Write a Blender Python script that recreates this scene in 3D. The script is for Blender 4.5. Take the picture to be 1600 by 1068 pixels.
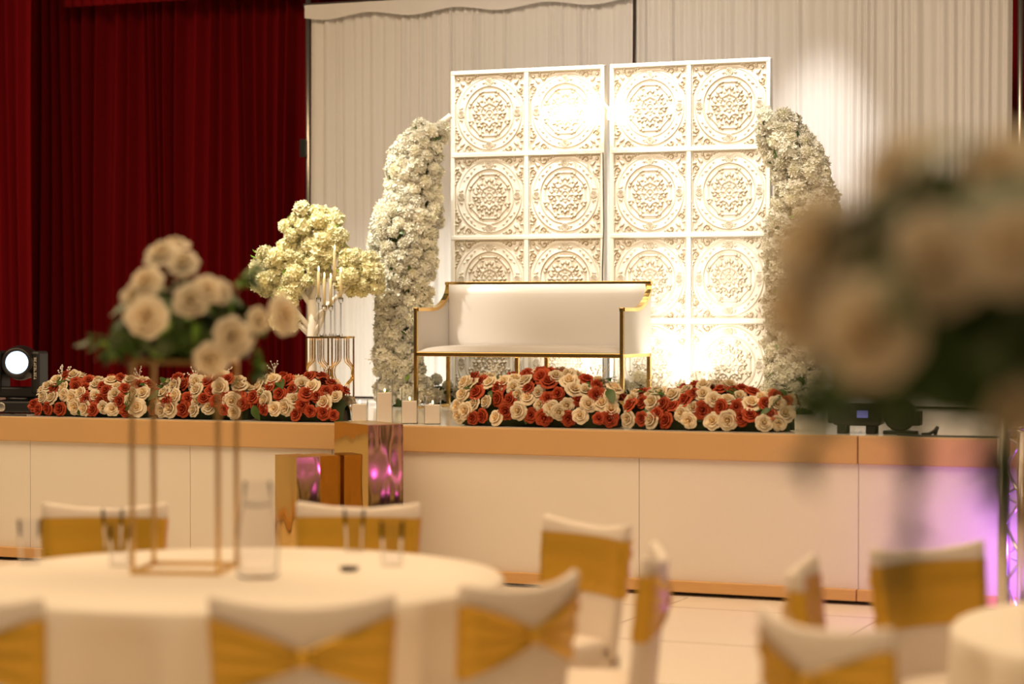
import bpy, math, random
from mathutils import Vector, Matrix
import numpy as np
random.seed(7); rng = np.random.default_rng(7)
PI = math.pi
for o in list(bpy.data.objects): bpy.data.objects.remove(o)
scene = bpy.context.scene
COL = scene.collection

# ---------------------------------------------------------------- camera
FPX = 3500.0; YAW = math.radians(23); CAMZ = 1.63
PITCH = math.atan(54 / FPX)
Fw = Vector((-math.sin(YAW) * math.cos(PITCH), math.cos(YAW) * math.cos(PITCH), -math.sin(PITCH)))
Rt = Vector((math.cos(YAW), math.sin(YAW), 0))
Up = Rt.cross(Fw)
CAM = Vector((0, 0, CAMZ))
cd = bpy.data.cameras.new('camera'); cam = bpy.data.objects.new('camera', cd); COL.objects.link(cam)
cd.sensor_width = 36; cd.lens = FPX / 1600 * 36; cd.clip_end = 200; cd.clip_start = .05
cam.location = CAM
cam.rotation_euler = Matrix((Rt, Up, -Fw)).transposed().to_euler()
cd.dof.use_dof = True; cd.dof.focus_distance = 14.3; cd.dof.aperture_fstop = 1.3
scene.camera = cam

# ---------------------------------------------------------------- world, lights, exposure
w = bpy.data.worlds.new('world'); scene.world = w; w.use_nodes = True
bg = w.node_tree.nodes['Background']
bg.inputs[0].default_value = (1.0, .78, .54, 1); bg.inputs[1].default_value = .07
vs = scene.view_settings
vs.view_transform = 'Standard'; vs.look = 'None'; vs.gamma = 1; vs.use_curve_mapping = False
vs.exposure = -0.13
WARM = (1.0, .70, .41); HALF = (1.0, .80, .56); NEUT = (1.0, .92, .77)
def area(name, loc, target, size, power, color, sy=None):
    l = bpy.data.lights.new(name, 'AREA'); l.energy = power; l.color = color
    l.shape = 'RECTANGLE'; l.size = size; l.size_y = sy or size
    o = bpy.data.objects.new(name, l); COL.objects.link(o); o.location = loc
    o.rotation_euler = (Vector(target) - Vector(loc)).to_track_quat('-Z', 'Y').to_euler(); return o
def spot(name, loc, target, power, color, deg, blend=.6, r=.06):
    l = bpy.data.lights.new(name, 'SPOT'); l.energy = power; l.color = color
    l.spot_size = math.radians(deg); l.spot_blend = blend; l.shadow_soft_size = r
    o = bpy.data.objects.new(name, l); COL.objects.link(o); o.location = loc
    o.rotation_euler = (Vector(target) - Vector(loc)).to_track_quat('-Z', 'Y').to_euler(); return o
area('hall_ceiling_light_offscreen', (-6.8, 8.9, 6.5), (-6.8, 8.9, 0), 14, 850, WARM, 4.5)
area('hall_ceiling_light_offscreen', (-2.2, 2.6, 6.5), (-2.2, 2.6, 0), 6, 300, WARM, 3.5)
spot('stage_wash_offscreen', (-6.2, 10.6, 6.3), (-6.3, 15.5, 2.4), 230, (1, .91, .83), 46, 1., .3)
spot('stage_wash_offscreen', (-4.2, 10.6, 6.3), (-4.2, 15.5, 2.4), 240, (1, .90, .80), 52, 1., .3)
for x_ in (-6.35, -5.55, -4.8):
    spot('stage_spot_offscreen', (x_, 14.0, 5.6), (x_, 14.8, 3.05), 1000, NEUT, 28, .7, .07)
spot('stage_spot_offscreen', (-4.1, 13.9, 5.8), (-4.2, 15.5, 2.35), 950, (1, .93, .85), 20, 1., .07)
spot('stage_spot_offscreen', (-8.3, 12.4, 5.8), (-7.4, 14.4, 2.1), 1900, NEUT, 30, 1., .07)
spot('stage_spot_offscreen', (-4.3, 12.6, 5.8), (-4.45, 14.4, 2.4), 600, NEUT, 22, 1., .07)

# ---------------------------------------------------------------- pixel helpers (1600 x 1068 photo)
def ray(x, y): return Fw + Rt * ((x - 800) / FPX) + Up * ((534 - y) / FPX)
def on_y(x, y, Y): d = ray(x, y); return CAM + d * (Y / d.y)
def on_z(x, y, z): d = ray(x, y); return CAM + d * ((z - CAMZ) / d.z)
def at_d(x, y, d): return CAM + ray(x, y) * d
def xat(x, Y): d = ray(x, 480); return d.x / d.y * Y      # world x of picture column x on the plane y = Y
SZ = .926; YS = 12.06; YB = 14.8                            # stage height, stage front, backdrop plane

# ---------------------------------------------------------------- materials
def mat(name, col, rough=.5, metal=0., emit=None, es=0., trans=0., sheen=0., bump=None, var=None, spec=.5, sss=0.):
    m = bpy.data.materials.new(name); m.use_nodes = True
    nt = m.node_tree; b = nt.nodes['Principled BSDF']
    b.inputs['Base Color'].default_value = (*col, 1); b.inputs['Roughness'].default_value = rough
    b.inputs['Metallic'].default_value = metal; b.inputs['Specular IOR Level'].default_value = spec
    if emit: b.inputs['Emission Color'].default_value = (*emit, 1); b.inputs['Emission Strength'].default_value = es
    if trans: b.inputs['Transmission Weight'].default_value = trans; b.inputs['IOR'].default_value = 1.45
    if sheen:
        b.inputs['Sheen Weight'].default_value = sheen; b.inputs['Sheen Roughness'].default_value = .4
        b.inputs['Sheen Tint'].default_value = (*[min(1, c * 4 + .02) for c in col], 1)
    if sss: b.inputs['Subsurface Weight'].default_value = sss; b.inputs['Subsurface Radius'].default_value = (.02, .014, .008)
    if bump or var:
        tc = nt.nodes.new('ShaderNodeTexCoord')
        sc, st, stretch = (bump if bump else (var[0], 0, (1, 1, 1)))
        mp = nt.nodes.new('ShaderNodeMapping'); mp.inputs['Scale'].default_value = stretch
        nt.links.new(tc.outputs['Object'], mp.inputs[0])
        n = nt.nodes.new('ShaderNodeTexNoise'); n.inputs['Scale'].default_value = sc; n.inputs['Detail'].default_value = 3
        nt.links.new(mp.outputs[0], n.inputs['Vector'])
        if bump:
            bp = nt.nodes.new('ShaderNodeBump'); bp.inputs['Strength'].default_value = st; bp.inputs['Distance'].default_value = .02
            nt.links.new(n.outputs[0], bp.inputs['Height']); nt.links.new(bp.outputs[0], b.inputs['Normal'])
        if var:
            n2 = nt.nodes.new('ShaderNodeTexNoise'); n2.inputs['Scale'].default_value = var[0]; n2.inputs['Detail'].default_value = 4
            nt.links.new(tc.outputs['Object'], n2.inputs['Vector'])
            mx = nt.nodes.new('ShaderNodeMix'); mx.data_type = 'RGBA'
            mx.inputs['A'].default_value = (*col, 1); mx.inputs['B'].default_value = (*var[1], 1)
            nt.links.new(n2.outputs[0], mx.inputs['Factor']); nt.links.new(mx.outputs['Result'], b.inputs['Base Color'])
    return m
def petal_mat(name, inner, outer, r0, r1):
    """petal colour that runs from the flower's heart to its rim, slightly different from head to head"""
    m = bpy.data.materials.new(name); m.use_nodes = True; nt = m.node_tree; b = nt.nodes['Principled BSDF']
    tc = nt.nodes.new('ShaderNodeTexCoord'); ln = nt.nodes.new('ShaderNodeVectorMath'); ln.operation = 'LENGTH'
    sp = nt.nodes.new('ShaderNodeVectorMath'); sp.operation = 'MULTIPLY'; sp.inputs[1].default_value = (1, 1, 0)
    nt.links.new(tc.outputs['Object'], sp.inputs[0]); nt.links.new(sp.outputs[0], ln.inputs[0])
    mr = nt.nodes.new('ShaderNodeMapRange'); mr.inputs[1].default_value = r0; mr.inputs[2].default_value = r1
    nt.links.new(ln.outputs['Value'], mr.inputs[0])
    mx = nt.nodes.new('ShaderNodeMix'); mx.data_type = 'RGBA'
    mx.inputs['A'].default_value = (*inner, 1); mx.inputs['B'].default_value = (*outer, 1)
    nt.links.new(mr.outputs[0], mx.inputs['Factor'])
    oi = nt.nodes.new('ShaderNodeObjectInfo'); hs = nt.nodes.new('ShaderNodeHueSaturation')
    m2 = nt.nodes.new('ShaderNodeMapRange'); m2.inputs[3].default_value = .82; m2.inputs[4].default_value = 1.08
    nt.links.new(oi.outputs['Random'], m2.inputs[0]); nt.links.new(m2.outputs[0], hs.inputs['Value'])
    nt.links.new(mx.outputs['Result'], hs.inputs['Color']); nt.links.new(hs.outputs[0], b.inputs['Base Color'])
    b.inputs['Roughness'].default_value = .6; b.inputs['Specular IOR Level'].default_value = .25
    return m
M = dict(
    white_paint=mat('white_paint', (.80, .745, .67), .45, var=(1.5, (.75, .69, .61))),
    fascia=mat('tan_board', (.60, .37, .165), .5, var=(3., (.56, .34, .145))),
    kick=mat('wood_trim', (.62, .36, .14), .45, bump=(6, .15, (1, 1, 12))),
    deck=mat('glossy_white_deck', (.86, .82, .74), .12, spec=.7),
    floor=mat('cream_floor_tile', (.88, .79, .67), .28),
    grout=mat('floor_joint', (.45, .36, .27), .7),
    red=mat('red_velvet', (.20, .004, .007), .8, sheen=.15, spec=.08),
    drape=mat('white_voile', (.71, .70, .70), .8, bump=(60, .1, (1, 1, .05))),
    steel=mat('brushed_steel', (.62, .58, .52), .35, 1.),
    gold=mat('polished_gold', (.85, .56, .19), .16, 1.),
    goldsoft=mat('satin_gold_metal', (.75, .50, .18), .3, 1.),
    mirror=mat('gold_mirror_foil', (.66, .44, .13), .05, 1., bump=(1.7, .7, (1, 1, .4))),
    leather=mat('white_leather', (.63, .59, .55), .38),
    panelw=mat('white_moulding', (.92, .90, .84), .4),
    black=mat('black_plastic', (.012, .012, .013), .4),
    black2=mat('dark_metal', (.03, .03, .032), .3, .5),
    lens=mat('lit_lens', (.8, .9, 1), .2, emit=(.55, .76, 1), es=2.6),
    lcd=mat('lcd_screen', (.1, .1, .3), .3, emit=(.35, .35, .9), es=.6),
    print_white=mat('white_print', (.75, .72, .66), .5),
    neon=mat('neon_tube', (1, .9, .7), .3, emit=(1, .86, .58), es=26),
    wax=mat('white_wax', (.88, .80, .70), .5, sss=.2),
    flame=mat('led_flame', (1, .8, .4), .4, emit=(1, .72, .32), es=5),
    ivory=mat('ivory_taper', (.88, .76, .46), .5),
    glass=mat('clear_glass', (1, 1, 1), .02, trans=1.),
    crystal=mat('clear_acrylic', (.97, .97, .97), .05, trans=1.),
    foam=mat('dark_moss', (.035, .055, .018), .9),
    tray=mat('grey_foam_tray', (.10, .085, .07), .7),
    leaf=mat('green_leaf', (.055, .11, .012), .45, var=(9., (.03, .06, .010))),
    leafl=mat('light_green_leaf', (.22, .40, .05), .45, var=(9., (.14, .30, .03))),
    stem=mat('pale_stem', (.35, .36, .20), .6),
    twig=mat('brown_twig', (.10, .06, .03), .8),
    bark=mat('white_bark', (.82, .78, .70), .7, bump=(14, .5, (1, 1, .3))),
    blossom=petal_mat('cream_blossom', (.88, .84, .52), (.94, .91, .66), 0, .1),
    hydrangea=petal_mat('white_hydrangea', (.90, .89, .74), (.94, .93, .84), 0, .06),
    pompom=petal_mat('white_pompom', (.90, .88, .70), (.95, .93, .84), 0, .05),
    cream_rose=petal_mat('cream_rose_petal', (.90, .70, .40), (.90, .79, .60), .002, .026),
    terra_rose=petal_mat('terracotta_rose_petal', (.44, .060, .022), (.50, .085, .03), .004, .045),
    ivory_rose=petal_mat('ivory_rose_petal', (.88, .74, .50), (.88, .78, .60), .002, .03),
    breath=mat('tiny_white_bud', (.9, .87, .78), .6),
    cloth=mat('white_tablecloth', (.87, .79, .68), .75),
    spandex=mat('white_spandex', (.80, .71, .62), .6),
    sash=mat('gold_satin', (.70, .41, .04), .36, .4),
    purple=mat('purple_lamp', (.5, .1, 1), .4, emit=(.45, .08, 1), es=8),
    truss=mat('aluminium_truss', (.70, .68, .72), .28, 1.),
    dark_item=mat('dark_glaze', (.05, .03, .03), .3),
)

def thin_glass(name, tint, gloss):
    """thin-walled clear glass: see-through with surface reflections"""
    m = bpy.data.materials.new(name); m.use_nodes = True; nt = m.node_tree; nt.nodes.remove(nt.nodes['Principled BSDF'])
    out = nt.nodes['Material Output']; tr = nt.nodes.new('ShaderNodeBsdfTransparent'); tr.inputs[0].default_value = (*tint, 1)
    gl = nt.nodes.new('ShaderNodeBsdfGlossy'); gl.inputs['Roughness'].default_value = .04
    lw = nt.nodes.new('ShaderNodeLayerWeight'); lw.inputs[0].default_value = gloss; mx = nt.nodes.new('ShaderNodeMixShader')
    nt.links.new(lw.outputs['Fresnel'], mx.inputs[0]); nt.links.new(tr.outputs[0], mx.inputs[1]); nt.links.new(gl.outputs[0], mx.inputs[2]); nt.links.new(mx.outputs[0], out.inputs[0])
    return m
M['glass'] = thin_glass('thin_clear_glass', (.97, .97, .98), .05)
M['crystal'] = thin_glass('clear_acrylic_surface', (.90, .90, .90), .25)
def petal_translucent(m, k):
    """thin petals let some light through"""
    nt = m.node_tree; b = nt.nodes['Principled BSDF']; out = nt.nodes['Material Output']
    t = nt.nodes.new('ShaderNodeBsdfTranslucent'); mx = nt.nodes.new('ShaderNodeMixShader'); mx.inputs[0].default_value = k
    nt.links.new(b.inputs['Base Color'].links[0].from_socket, t.inputs[0])
    nt.links.new(b.outputs[0], mx.inputs[1]); nt.links.new(t.outputs[0], mx.inputs[2]); nt.links.new(mx.outputs[0], out.inputs[0])
for k in ('blossom', 'hydrangea', 'pompom', 'cream_rose', 'ivory_rose'): petal_translucent(M[k], .25)
petal_translucent(M['terra_rose'], .2)

# ---------------------------------------------------------------- mesh building
class MB:
    def __init__(s): s.v = []; s.f = []
    def add(s, vs, fs):
        n = len(s.v); s.v += [tuple(v) for v in vs]; s.f += [tuple(i + n for i in f) for f in fs]; return s
    def box(s, a, b, M4=None):
        (x0, y0, z0), (x1, y1, z1) = a, b
        vs = [Vector(p) for p in ((x0, y0, z0), (x1, y0, z0), (x1, y1, z0), (x0, y1, z0), (x0, y0, z1), (x1, y0, z1), (x1, y1, z1), (x0, y1, z1))]
        if M4: vs = [M4 @ v for v in vs]
        return s.add(vs, [(3, 2, 1, 0), (4, 5, 6, 7), (0, 1, 5, 4), (1, 2, 6, 5), (2, 3, 7, 6), (3, 0, 4, 7)])
    def cbox(s, c, d, M4=None):
        return s.box([c[i] - d[i] / 2 for i in range(3)], [c[i] + d[i] / 2 for i in range(3)], M4)
    def loft(s, rings, cap0=True, cap1=True, closed=True):
        n = len(rings[0]); vs = [p for r in rings for p in r]; fs = []
        for i in range(len(rings) - 1):
            for j in range(n if closed else n - 1):
                k = (j + 1) % n; fs.append((i * n + j, i * n + k, (i + 1) * n + k, (i + 1) * n + j))
        if cap0 and closed: fs.append(tuple(range(n - 1, -1, -1)))
        if cap1 and closed: fs.append(tuple((len(rings) - 1) * n + j for j in range(n)))
        return s.add(vs, fs)
    def lathe(s, prof, seg=16, M4=None, cap0=True, cap1=True):
        rings = []
        for r, z in prof:
            ring = [Vector((r * math.cos(2 * PI * j / seg), r * math.sin(2 * PI * j / seg), z)) for j in range(seg)]
            rings.append([M4 @ p for p in ring] if M4 else ring)
        return s.loft(rings, cap0, cap1)
    def tube(s, pts, r, seg=6, closed=False, flat=None):
        pts = [Vector(p) for p in pts]; n = len(pts); rs = r if isinstance(r, (list, tuple)) else [r] * n
        rings = []; prev = None
        for i, p in enumerate(pts):
            a = pts[i - 1] if (i > 0 or closed) else p; b = pts[(i + 1) % n] if (i < n - 1 or closed) else p
            t = (b - a).normalized()
            if prev is None: ref = Vector((0, 0, 1)) if abs(t.z) < .9 else Vector((1, 0, 0)); nx = t.cross(ref).normalized()
            else: nx = (prev - t * prev.dot(t)).normalized()
            prev = nx; ny = t.cross(nx)
            rings.append([p + nx * rs[i] * math.cos(2 * PI * j / seg) + ny * rs[i] * math.sin(2 * PI * j / seg) for j in range(seg)])
        if closed: rings.append(rings[0]); return s.loft(rings, False, False)
        return s.loft(rings)
    def grid(s, fn, nu, nv):
        vs = [fn(i / nu, j / nv) for j in range(nv + 1) for i in range(nu + 1)]
        fs = [(j * (nu + 1) + i, j * (nu + 1) + i + 1, (j + 1) * (nu + 1) + i + 1, (j + 1) * (nu + 1) + i) for j in range(nv) for i in range(nu)]
        return s.add(vs, fs)
    def ball(s, c, r, seg=8, rings=5, sq=(1, 1, 1)):
        R = []
        for i in range(rings + 1):
            a = -PI / 2 + PI * i / rings; rr = max(math.cos(a), .02)
            R.append([Vector((c[0] + r * sq[0] * rr * math.cos(2 * PI * j / seg), c[1] + r * sq[1] * rr * math.sin(2 * PI * j / seg), c[2] + r * sq[2] * math.sin(a))) for j in range(seg)])
        return s.loft(R)
    def mesh(s, name, m, smooth=False):
        me = bpy.data.meshes.new(name); me.from_pydata(s.v, [], s.f); me.materials.append(M[m]); me.update()
        if smooth: me.shade_smooth()
        return me
    def build(s, name, m, parent=None, loc=None, rot=None, smooth=False, bevel=0):
        o = place(name, s.mesh(name, m, smooth), parent, loc, rot)
        if bevel:
            b = o.modifiers.new('bevel', 'BEVEL'); b.width = bevel; b.segments = 2; b.limit_method = 'ANGLE'
        return o
def place(name, me, parent=None, loc=None, rot=None, scale=None):
    o = bpy.data.objects.new(name, me); COL.objects.link(o)
    if parent: o.parent = parent
    if loc is not None: o.location = loc
    if rot is not None:
        o.rotation_euler = rot
    if scale is not None: o.scale = (scale,) * 3 if not hasattr(scale, '__len__') else scale
    return o
def tag(o, label=None, cat=None, group=None, kind=None):
    if label: o['label'] = label
    if cat: o['category'] = cat
    if group: o['group'] = group
    if kind: o['kind'] = kind
    return o
def thing(name, label, cat, loc=(0, 0, 0), rz=0, group=None):
    o = bpy.data.objects.new(name, None); COL.objects.link(o); o.location = loc; o.rotation_euler = (0, 0, rz)
    o.empty_display_size = .1
    return tag(o, label, cat, group)
def copy_tree(o, parent=None):
    c = o.copy(); COL.objects.link(c); c.parent = parent
    for ch in list(o.children): copy_tree(ch, c)
    return c
def aim(d, spin=None):
    """euler turning local +Z onto direction d"""
    q = Vector(d).normalized().to_track_quat('Z', 'Y')
    from mathutils import Quaternion
    return (q @ Quaternion((0, 0, 1), random.uniform(0, 6.28) if spin is None else spin)).to_euler()
def lift(o, zmin=.002):
    """raise a part of a thing that stands on the deck until it no longer dips below its base"""
    q = o.rotation_euler.to_matrix(); sc = o.scale[0]
    low = o.location.z + sc * min((q @ v.co).z for v in o.data.vertices)
    if low < zmin: o.location.z += zmin - low
    return o
def uni(a, b): return random.uniform(a, b)

# ================================================================ SETTING
# floor with laid tile joints
X0, X1, Y0, Y1 = -13.5, 5.5, -1.5, 18.
fl = MB().box((X0, Y0, -.1), (X1, Y1, 0)).build('floor', 'floor'); tag(fl, kind='structure')
for k in range(12):
    y = 11.55 - k * 1.2
    if y > Y0: MB().box((X0, y - .004, -.002), (X1, y + .004, .0008)).build('floor_joint', 'grout', fl)
for k in range(15):
    x = -12.4 + k * 1.2
    MB().box((x - .004, Y0, -.002), (x + .004, 11.95, .0008)).build('floor_joint', 'grout', fl)
wb = MB().box((X0, 17.6, 0), (X1, 17.8, 6.4)).build('wall_back', 'red'); tag(wb, kind='structure')

# stage: deck, tan fascia, white front boards, kickboard
st = thing('stage', 'raised stage with tan edge band, white front boards and glossy white deck', 'stage', (0, YS, 0))
MB().box((X0 + .1, .02, SZ - .05), (X1 - .3, 5.3, SZ)).build('deck', 'deck', st)
xs1 = xat(1343, YS)
MB().box((X0 + .1, -.035, SZ - .155), (xs1 - .003, .02, SZ - .001)).build('edge_band', 'fascia', st, bevel=.006)
MB().box((xs1 + .003, -.035, SZ - .155), (X1 - .3, .02, SZ - .001)).build('edge_band', 'fascia', st, bevel=.006)
seams = [X0 + .1, xat(48, YS), xat(298, YS), xat(520, YS), xat(1000, YS) - 1.9, xat(1000, YS), xs1, xs1 + 1.75, X1 - .3]
seams = sorted(seams)
for a, b in zip(seams[:-1], seams[1:]):
    MB().box((a + .0015, -.012, .02), (b - .0015, .02, SZ - .155)).build('front_board', 'white_paint', st, bevel=.002)
MB().box((X0 + .2, .03, .0), (X1 - .4, .09, SZ - .05)).build('frame', 'black2', st)
for a, b in ((X0 + .1, xat(700, YS)), (xat(700, YS) + .004, xs1 - .002), (xs1 + .004, X1 - .3)):
    MB().box((a, -.06, .022), (b, -.012, .085)).build('kickboard', 'kick', st, bevel=.004)

# red velvet curtain
def curtain(name, x0, x1, Y, z0, z1, pitch, amp, m, label, cat, asym=.35, jit=.3, nz=6, gather=0., group=None, ridge=False):
    wds = []; x = 0.
    while x < x1 - x0: wds.append(pitch * uni(1 - jit, 1 + jit)); x += wds[-1]
    k = (x1 - x0) / x; pts = []; cx = x0
    for wd in wds:
        wd *= k; a = amp * uni(.6, 1.25)
        for t in ((0, .08, .2, .35, .5, .59, .62, .70, .85, .97) if ridge else (0, .15, .32, .5, .62, .74, .88)):
            if ridge: pts.append((cx + wd * (t if t < .6 else .6 + (t - .6) * .55), -a * (min(1, (t / .55) ** .8) if t < .6 else max(0, 1 - (t - .6) / .36)))); continue
            pts.append((cx + wd * t, -a * math.sin(PI * t) ** 1.3 * (1 + asym * math.cos(PI * t)) + amp * .25 * math.sin(cx * 3.1)))
        cx += wd
    pts.append((x1, 0))
    n = len(pts); vs = []; fs = []
    for j in range(nz + 1):
        t = j / nz
        for i, (px_, py_) in enumerate(pts):
            vs.append((px_ + .25 * amp * math.sin(2.5 * t + px_ * 7), py_ * (1 - gather * t ** 3), z0 + (z1 - z0) * t))
    for j in range(nz):
        for i in range(n - 1): fs.append((j * n + i, j * n + i + 1, (j + 1) * n + i + 1, (j + 1) * n + i))
    o = MB().add(vs, fs).build(name, m, None, (0, Y, 0), smooth=True); return tag(o, label, cat, group)
curtain('stage_curtain', -13.3, -7.6, 16.9, SZ, 5.6, .125, .17, 'red', 'deep red pleated velvet stage curtain behind the blossom tree', 'curtain', ridge=True)
curtain('side_curtain', -13.3, xat(55, 15.9), 15.9, SZ, 5.6, .13, .17, 'red', 'dark red velvet side curtain behind the moving head light', 'curtain', ridge=True)
curtain('rear_curtain', -4.0, 4.5, 16.9, SZ, 5.6, .17, .085, 'red', 'dark red velvet curtain past the free edge of the white drape', 'curtain')
curtain('valance', -11.3, -7.4, 16.55, 4.25, 5.2, .12, .03, 'red', 'short gathered red velvet valance hanging above the red curtain', 'curtain', nz=3)

# white pipe-and-drape
YD = 15.5; xa, xm, xb = xat(483, YD), xat(990, YD), xat(1584, YD)
curtain('white_drape', xa + .02, xm - .012, YD, SZ + .016, 3.95, .075, .028, 'drape', 'white pleated drape hung between the blossom tree and the panel wall', 'drape', jit=.5, nz=8)
curtain('white_drape', xm + .012, xb - .02, YD, SZ + .016, 3.95, .075, .028, 'drape', 'white pleated drape reaching from the panel wall to the dark free edge', 'drape', jit=.5, nz=8)
fr = thing('drape_frame', 'slim steel pipe frame carrying the white drapes', 'frame', (xm, YD + .05, SZ))
for x in (xa - .03, xm, xb + .03):
    MB().tube([(x - xm, 0, 0), (x - xm, 0, 3.12)], .022, 10).build('upright', 'steel', fr, smooth=True)
    MB().cbox((x - xm, 0, .006), (.35, .35, .012)).build('base_plate', 'steel', fr)
MB().tube([(xa - .05 - xm, -.03, 3.06), (xb + .05 - xm, -.03, 3.06)], .018, 8).build('crossbar', 'steel', fr, smooth=True)
MB().grid(lambda u, v: Vector((xa + u * (xm - xa) - xm, -.118 - .004 * math.sin(u * 70), 3.05 - v * (.10 + .02 * math.sin(u * 23)))), 90, 2).build('drape_heading', 'drape', fr, smooth=True)
MB().cbox((xa - .06 - xm, -.02, 1.95), (.05, .06, .14)).build('clamp', 'black', fr, bevel=.005)

# ================================================================ PANEL WALL
def tile_mesh():
    N = 150; S = .545
    g = (np.arange(N + 1) / N - .5) * 2
    x, y = np.meshgrid(g, g); r = np.hypot(x, y); th = np.arctan2(y, x)
    h = np.zeros_like(x)
    def bumpf(d, w, a):                       # rounded ridge from a distance field
        return a * np.clip(1 - (d / w) ** 2, 0, 1) ** .5
    def put(b): np.maximum(h, b, out=h)
    put(bumpf(np.abs(r - .905), .022, .5)); put(bumpf(np.abs(r - .70), .022, .6))
    put(.22 * ((r > .70) & (r < .905)))
    # octagonal bar ring with knobs
    for k in range(8):
        a = PI / 8 + k * PI / 4; b = a + PI / 4
        p = np.array([math.cos(a), math.sin(a)]) * .605; q = np.array([math.cos(b), math.sin(b)]) * .605
        m0 = p + (q - p) * .1; m1 = p + (q - p) * .9; d = m1 - m0
        t = np.clip(((x - m0[0]) * d[0] + (y - m0[1]) * d[1]) / (d @ d), 0, 1)
        put(bumpf(np.hypot(x - m0[0] - t * d[0], y - m0[1] - t * d[1]), .02, .5))
        for e in (m0, m1): put(bumpf(np.hypot(x - e[0], y - e[1]), .042, .9))
    def petal(cx, cy, ang, L, W, a):
        dx, dy = x - cx, y - cy; u = dx * math.cos(ang) + dy * math.sin(ang); v = -dx * math.sin(ang) + dy * math.cos(ang)
        e = (u / L) ** 2 + (v / (W * (1.1 - .6 * np.clip(u / L, -1, 1)))) ** 2
        put(a * np.clip(1 - e, 0, 1) ** .5)
    # central rosette
    put(bumpf(np.abs(r - .10), .018, .5)); put(bumpf(r, .045, .8))
    for k in range(8):
        a = k * PI / 4
        petal(.17 * math.cos(a), .17 * math.sin(a), a, .05, .035, .7)
        petal(.30 * math.cos(a), .30 * math.sin(a), a, .085, .05, .9)
        petal(.43 * math.cos(a), .43 * math.sin(a), a, .06, .04, 1.)
        for s in (-1, 1):
            petal(.40 * math.cos(a + s * .21), .40 * math.sin(a + s * .21), a + s * .7, .055, .03, .85)
            petal(.26 * math.cos(a + s * .3), .26 * math.sin(a + s * .3), a + s * .5, .05, .025, .7)
        b = a + PI / 8
        petal(.33 * math.cos(b), .33 * math.sin(b), b, .04, .028, .7)
        petal(.50 * math.cos(b), .50 * math.sin(b), b + PI / 2, .05, .022, .7)
    # medallions and leaf pairs on the ring band
    for k in range(4):
        a = k * PI / 2; cx, cy = .80 * math.cos(a), .80 * math.sin(a); d = np.hypot(x - cx, y - cy)
        put(bumpf(np.abs(d - .085), .017, .8)); put(bumpf(np.abs(d - .05), .014, .8)); put(bumpf(d, .022, .9))
        for s in (-1, 1):
            aa = a + s * .2; petal(.80 * math.cos(aa), .80 * math.sin(aa), aa + PI / 2, .05, .03, .8)
            aa = a + s * .17; petal(.85 * math.cos(aa), .85 * math.sin(aa), aa + PI / 4 * s, .035, .02, .7)
        a += PI / 4
        for s in (-1, 1):
            petal(.80 * math.cos(a + s * .10), .80 * math.sin(a + s * .10), a + s * 1.2, .06, .025, .8)
            petal(.83 * math.cos(a + s * .26), .83 * math.sin(a + s * .26), a + s * 1.5, .04, .02, .7)
        # corner scrolls
        cx, cy = 1.0 * math.cos(a) * 1.10, 1.0 * math.sin(a) * 1.10
        for s in (-1, 1):
            qx, qy = .99 * math.cos(a + s * .20) * 1.06, .99 * math.sin(a + s * .20) * 1.06
            d = np.hypot(x - qx, y - qy); an = np.arctan2(y - qy, x - qx)
            put(bumpf(np.abs(d - .05 - .012 * an * s), .016, .8) * (d < .11))
            for t in range(4):
                petal(1.02 * math.cos(a + s * (.30 + .085 * t)), 1.02 * math.sin(a + s * (.30 + .085 * t)), a + s * (1.0 + .5 * t), .04, .02, .75)
            petal(1.17 * math.cos(a + s * .13), 1.17 * math.sin(a + s * .13), a + s * .9, .06, .028, .8)
        petal(cx, cy, a, .09, .04, .9); petal(1.26 * math.cos(a), 1.26 * math.sin(a), a, .05, .035, .9)
    put(bumpf(np.minimum(np.abs(np.abs(x) - .985), np.abs(np.abs(y) - .985)), .02, .7))
    gy, gx = np.gradient(h); gold = np.clip(np.hypot(gx, gy) * 2.4 - .10, 0, 1)
    V = np.stack([x * S / 2, -h * .011, y * S / 2], -1).reshape(-1, 3)
    idx = np.arange((N + 1) ** 2).reshape(N + 1, N + 1)
    Fc = np.stack([idx[:-1, :-1], idx[:-1, 1:], idx[1:, 1:], idx[1:, :-1]], -1).reshape(-1, 4)
    me = bpy.data.meshes.new('ornate_tile'); me.from_pydata(V.tolist(), [], Fc.tolist())
    at = me.attributes.new('gilding', 'FLOAT', 'POINT'); at.data.foreach_set('value', gold.reshape(-1).astype(np.float32))
    m = bpy.data.materials.new('gilded_white_relief'); m.use_nodes = True; nt = m.node_tree; b = nt.nodes['Principled BSDF']
    a = nt.nodes.new('ShaderNodeAttribute'); a.attribute_name = 'gilding'
    mx = nt.nodes.new('ShaderNodeMix'); mx.data_type = 'RGBA'
    mx.inputs['A'].default_value = (.92, .90, .84, 1); mx.inputs['B'].default_value = (.26, .165, .03, 1)
    nt.links.new(a.outputs['Fac'], mx.inputs['Factor']); nt.links.new(mx.outputs['Result'], b.inputs['Base Color'])
    b.inputs['Roughness'].default_value = .5
    me.materials.append(m); me.shade_smooth(); return me
TILE = tile_mesh()
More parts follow.
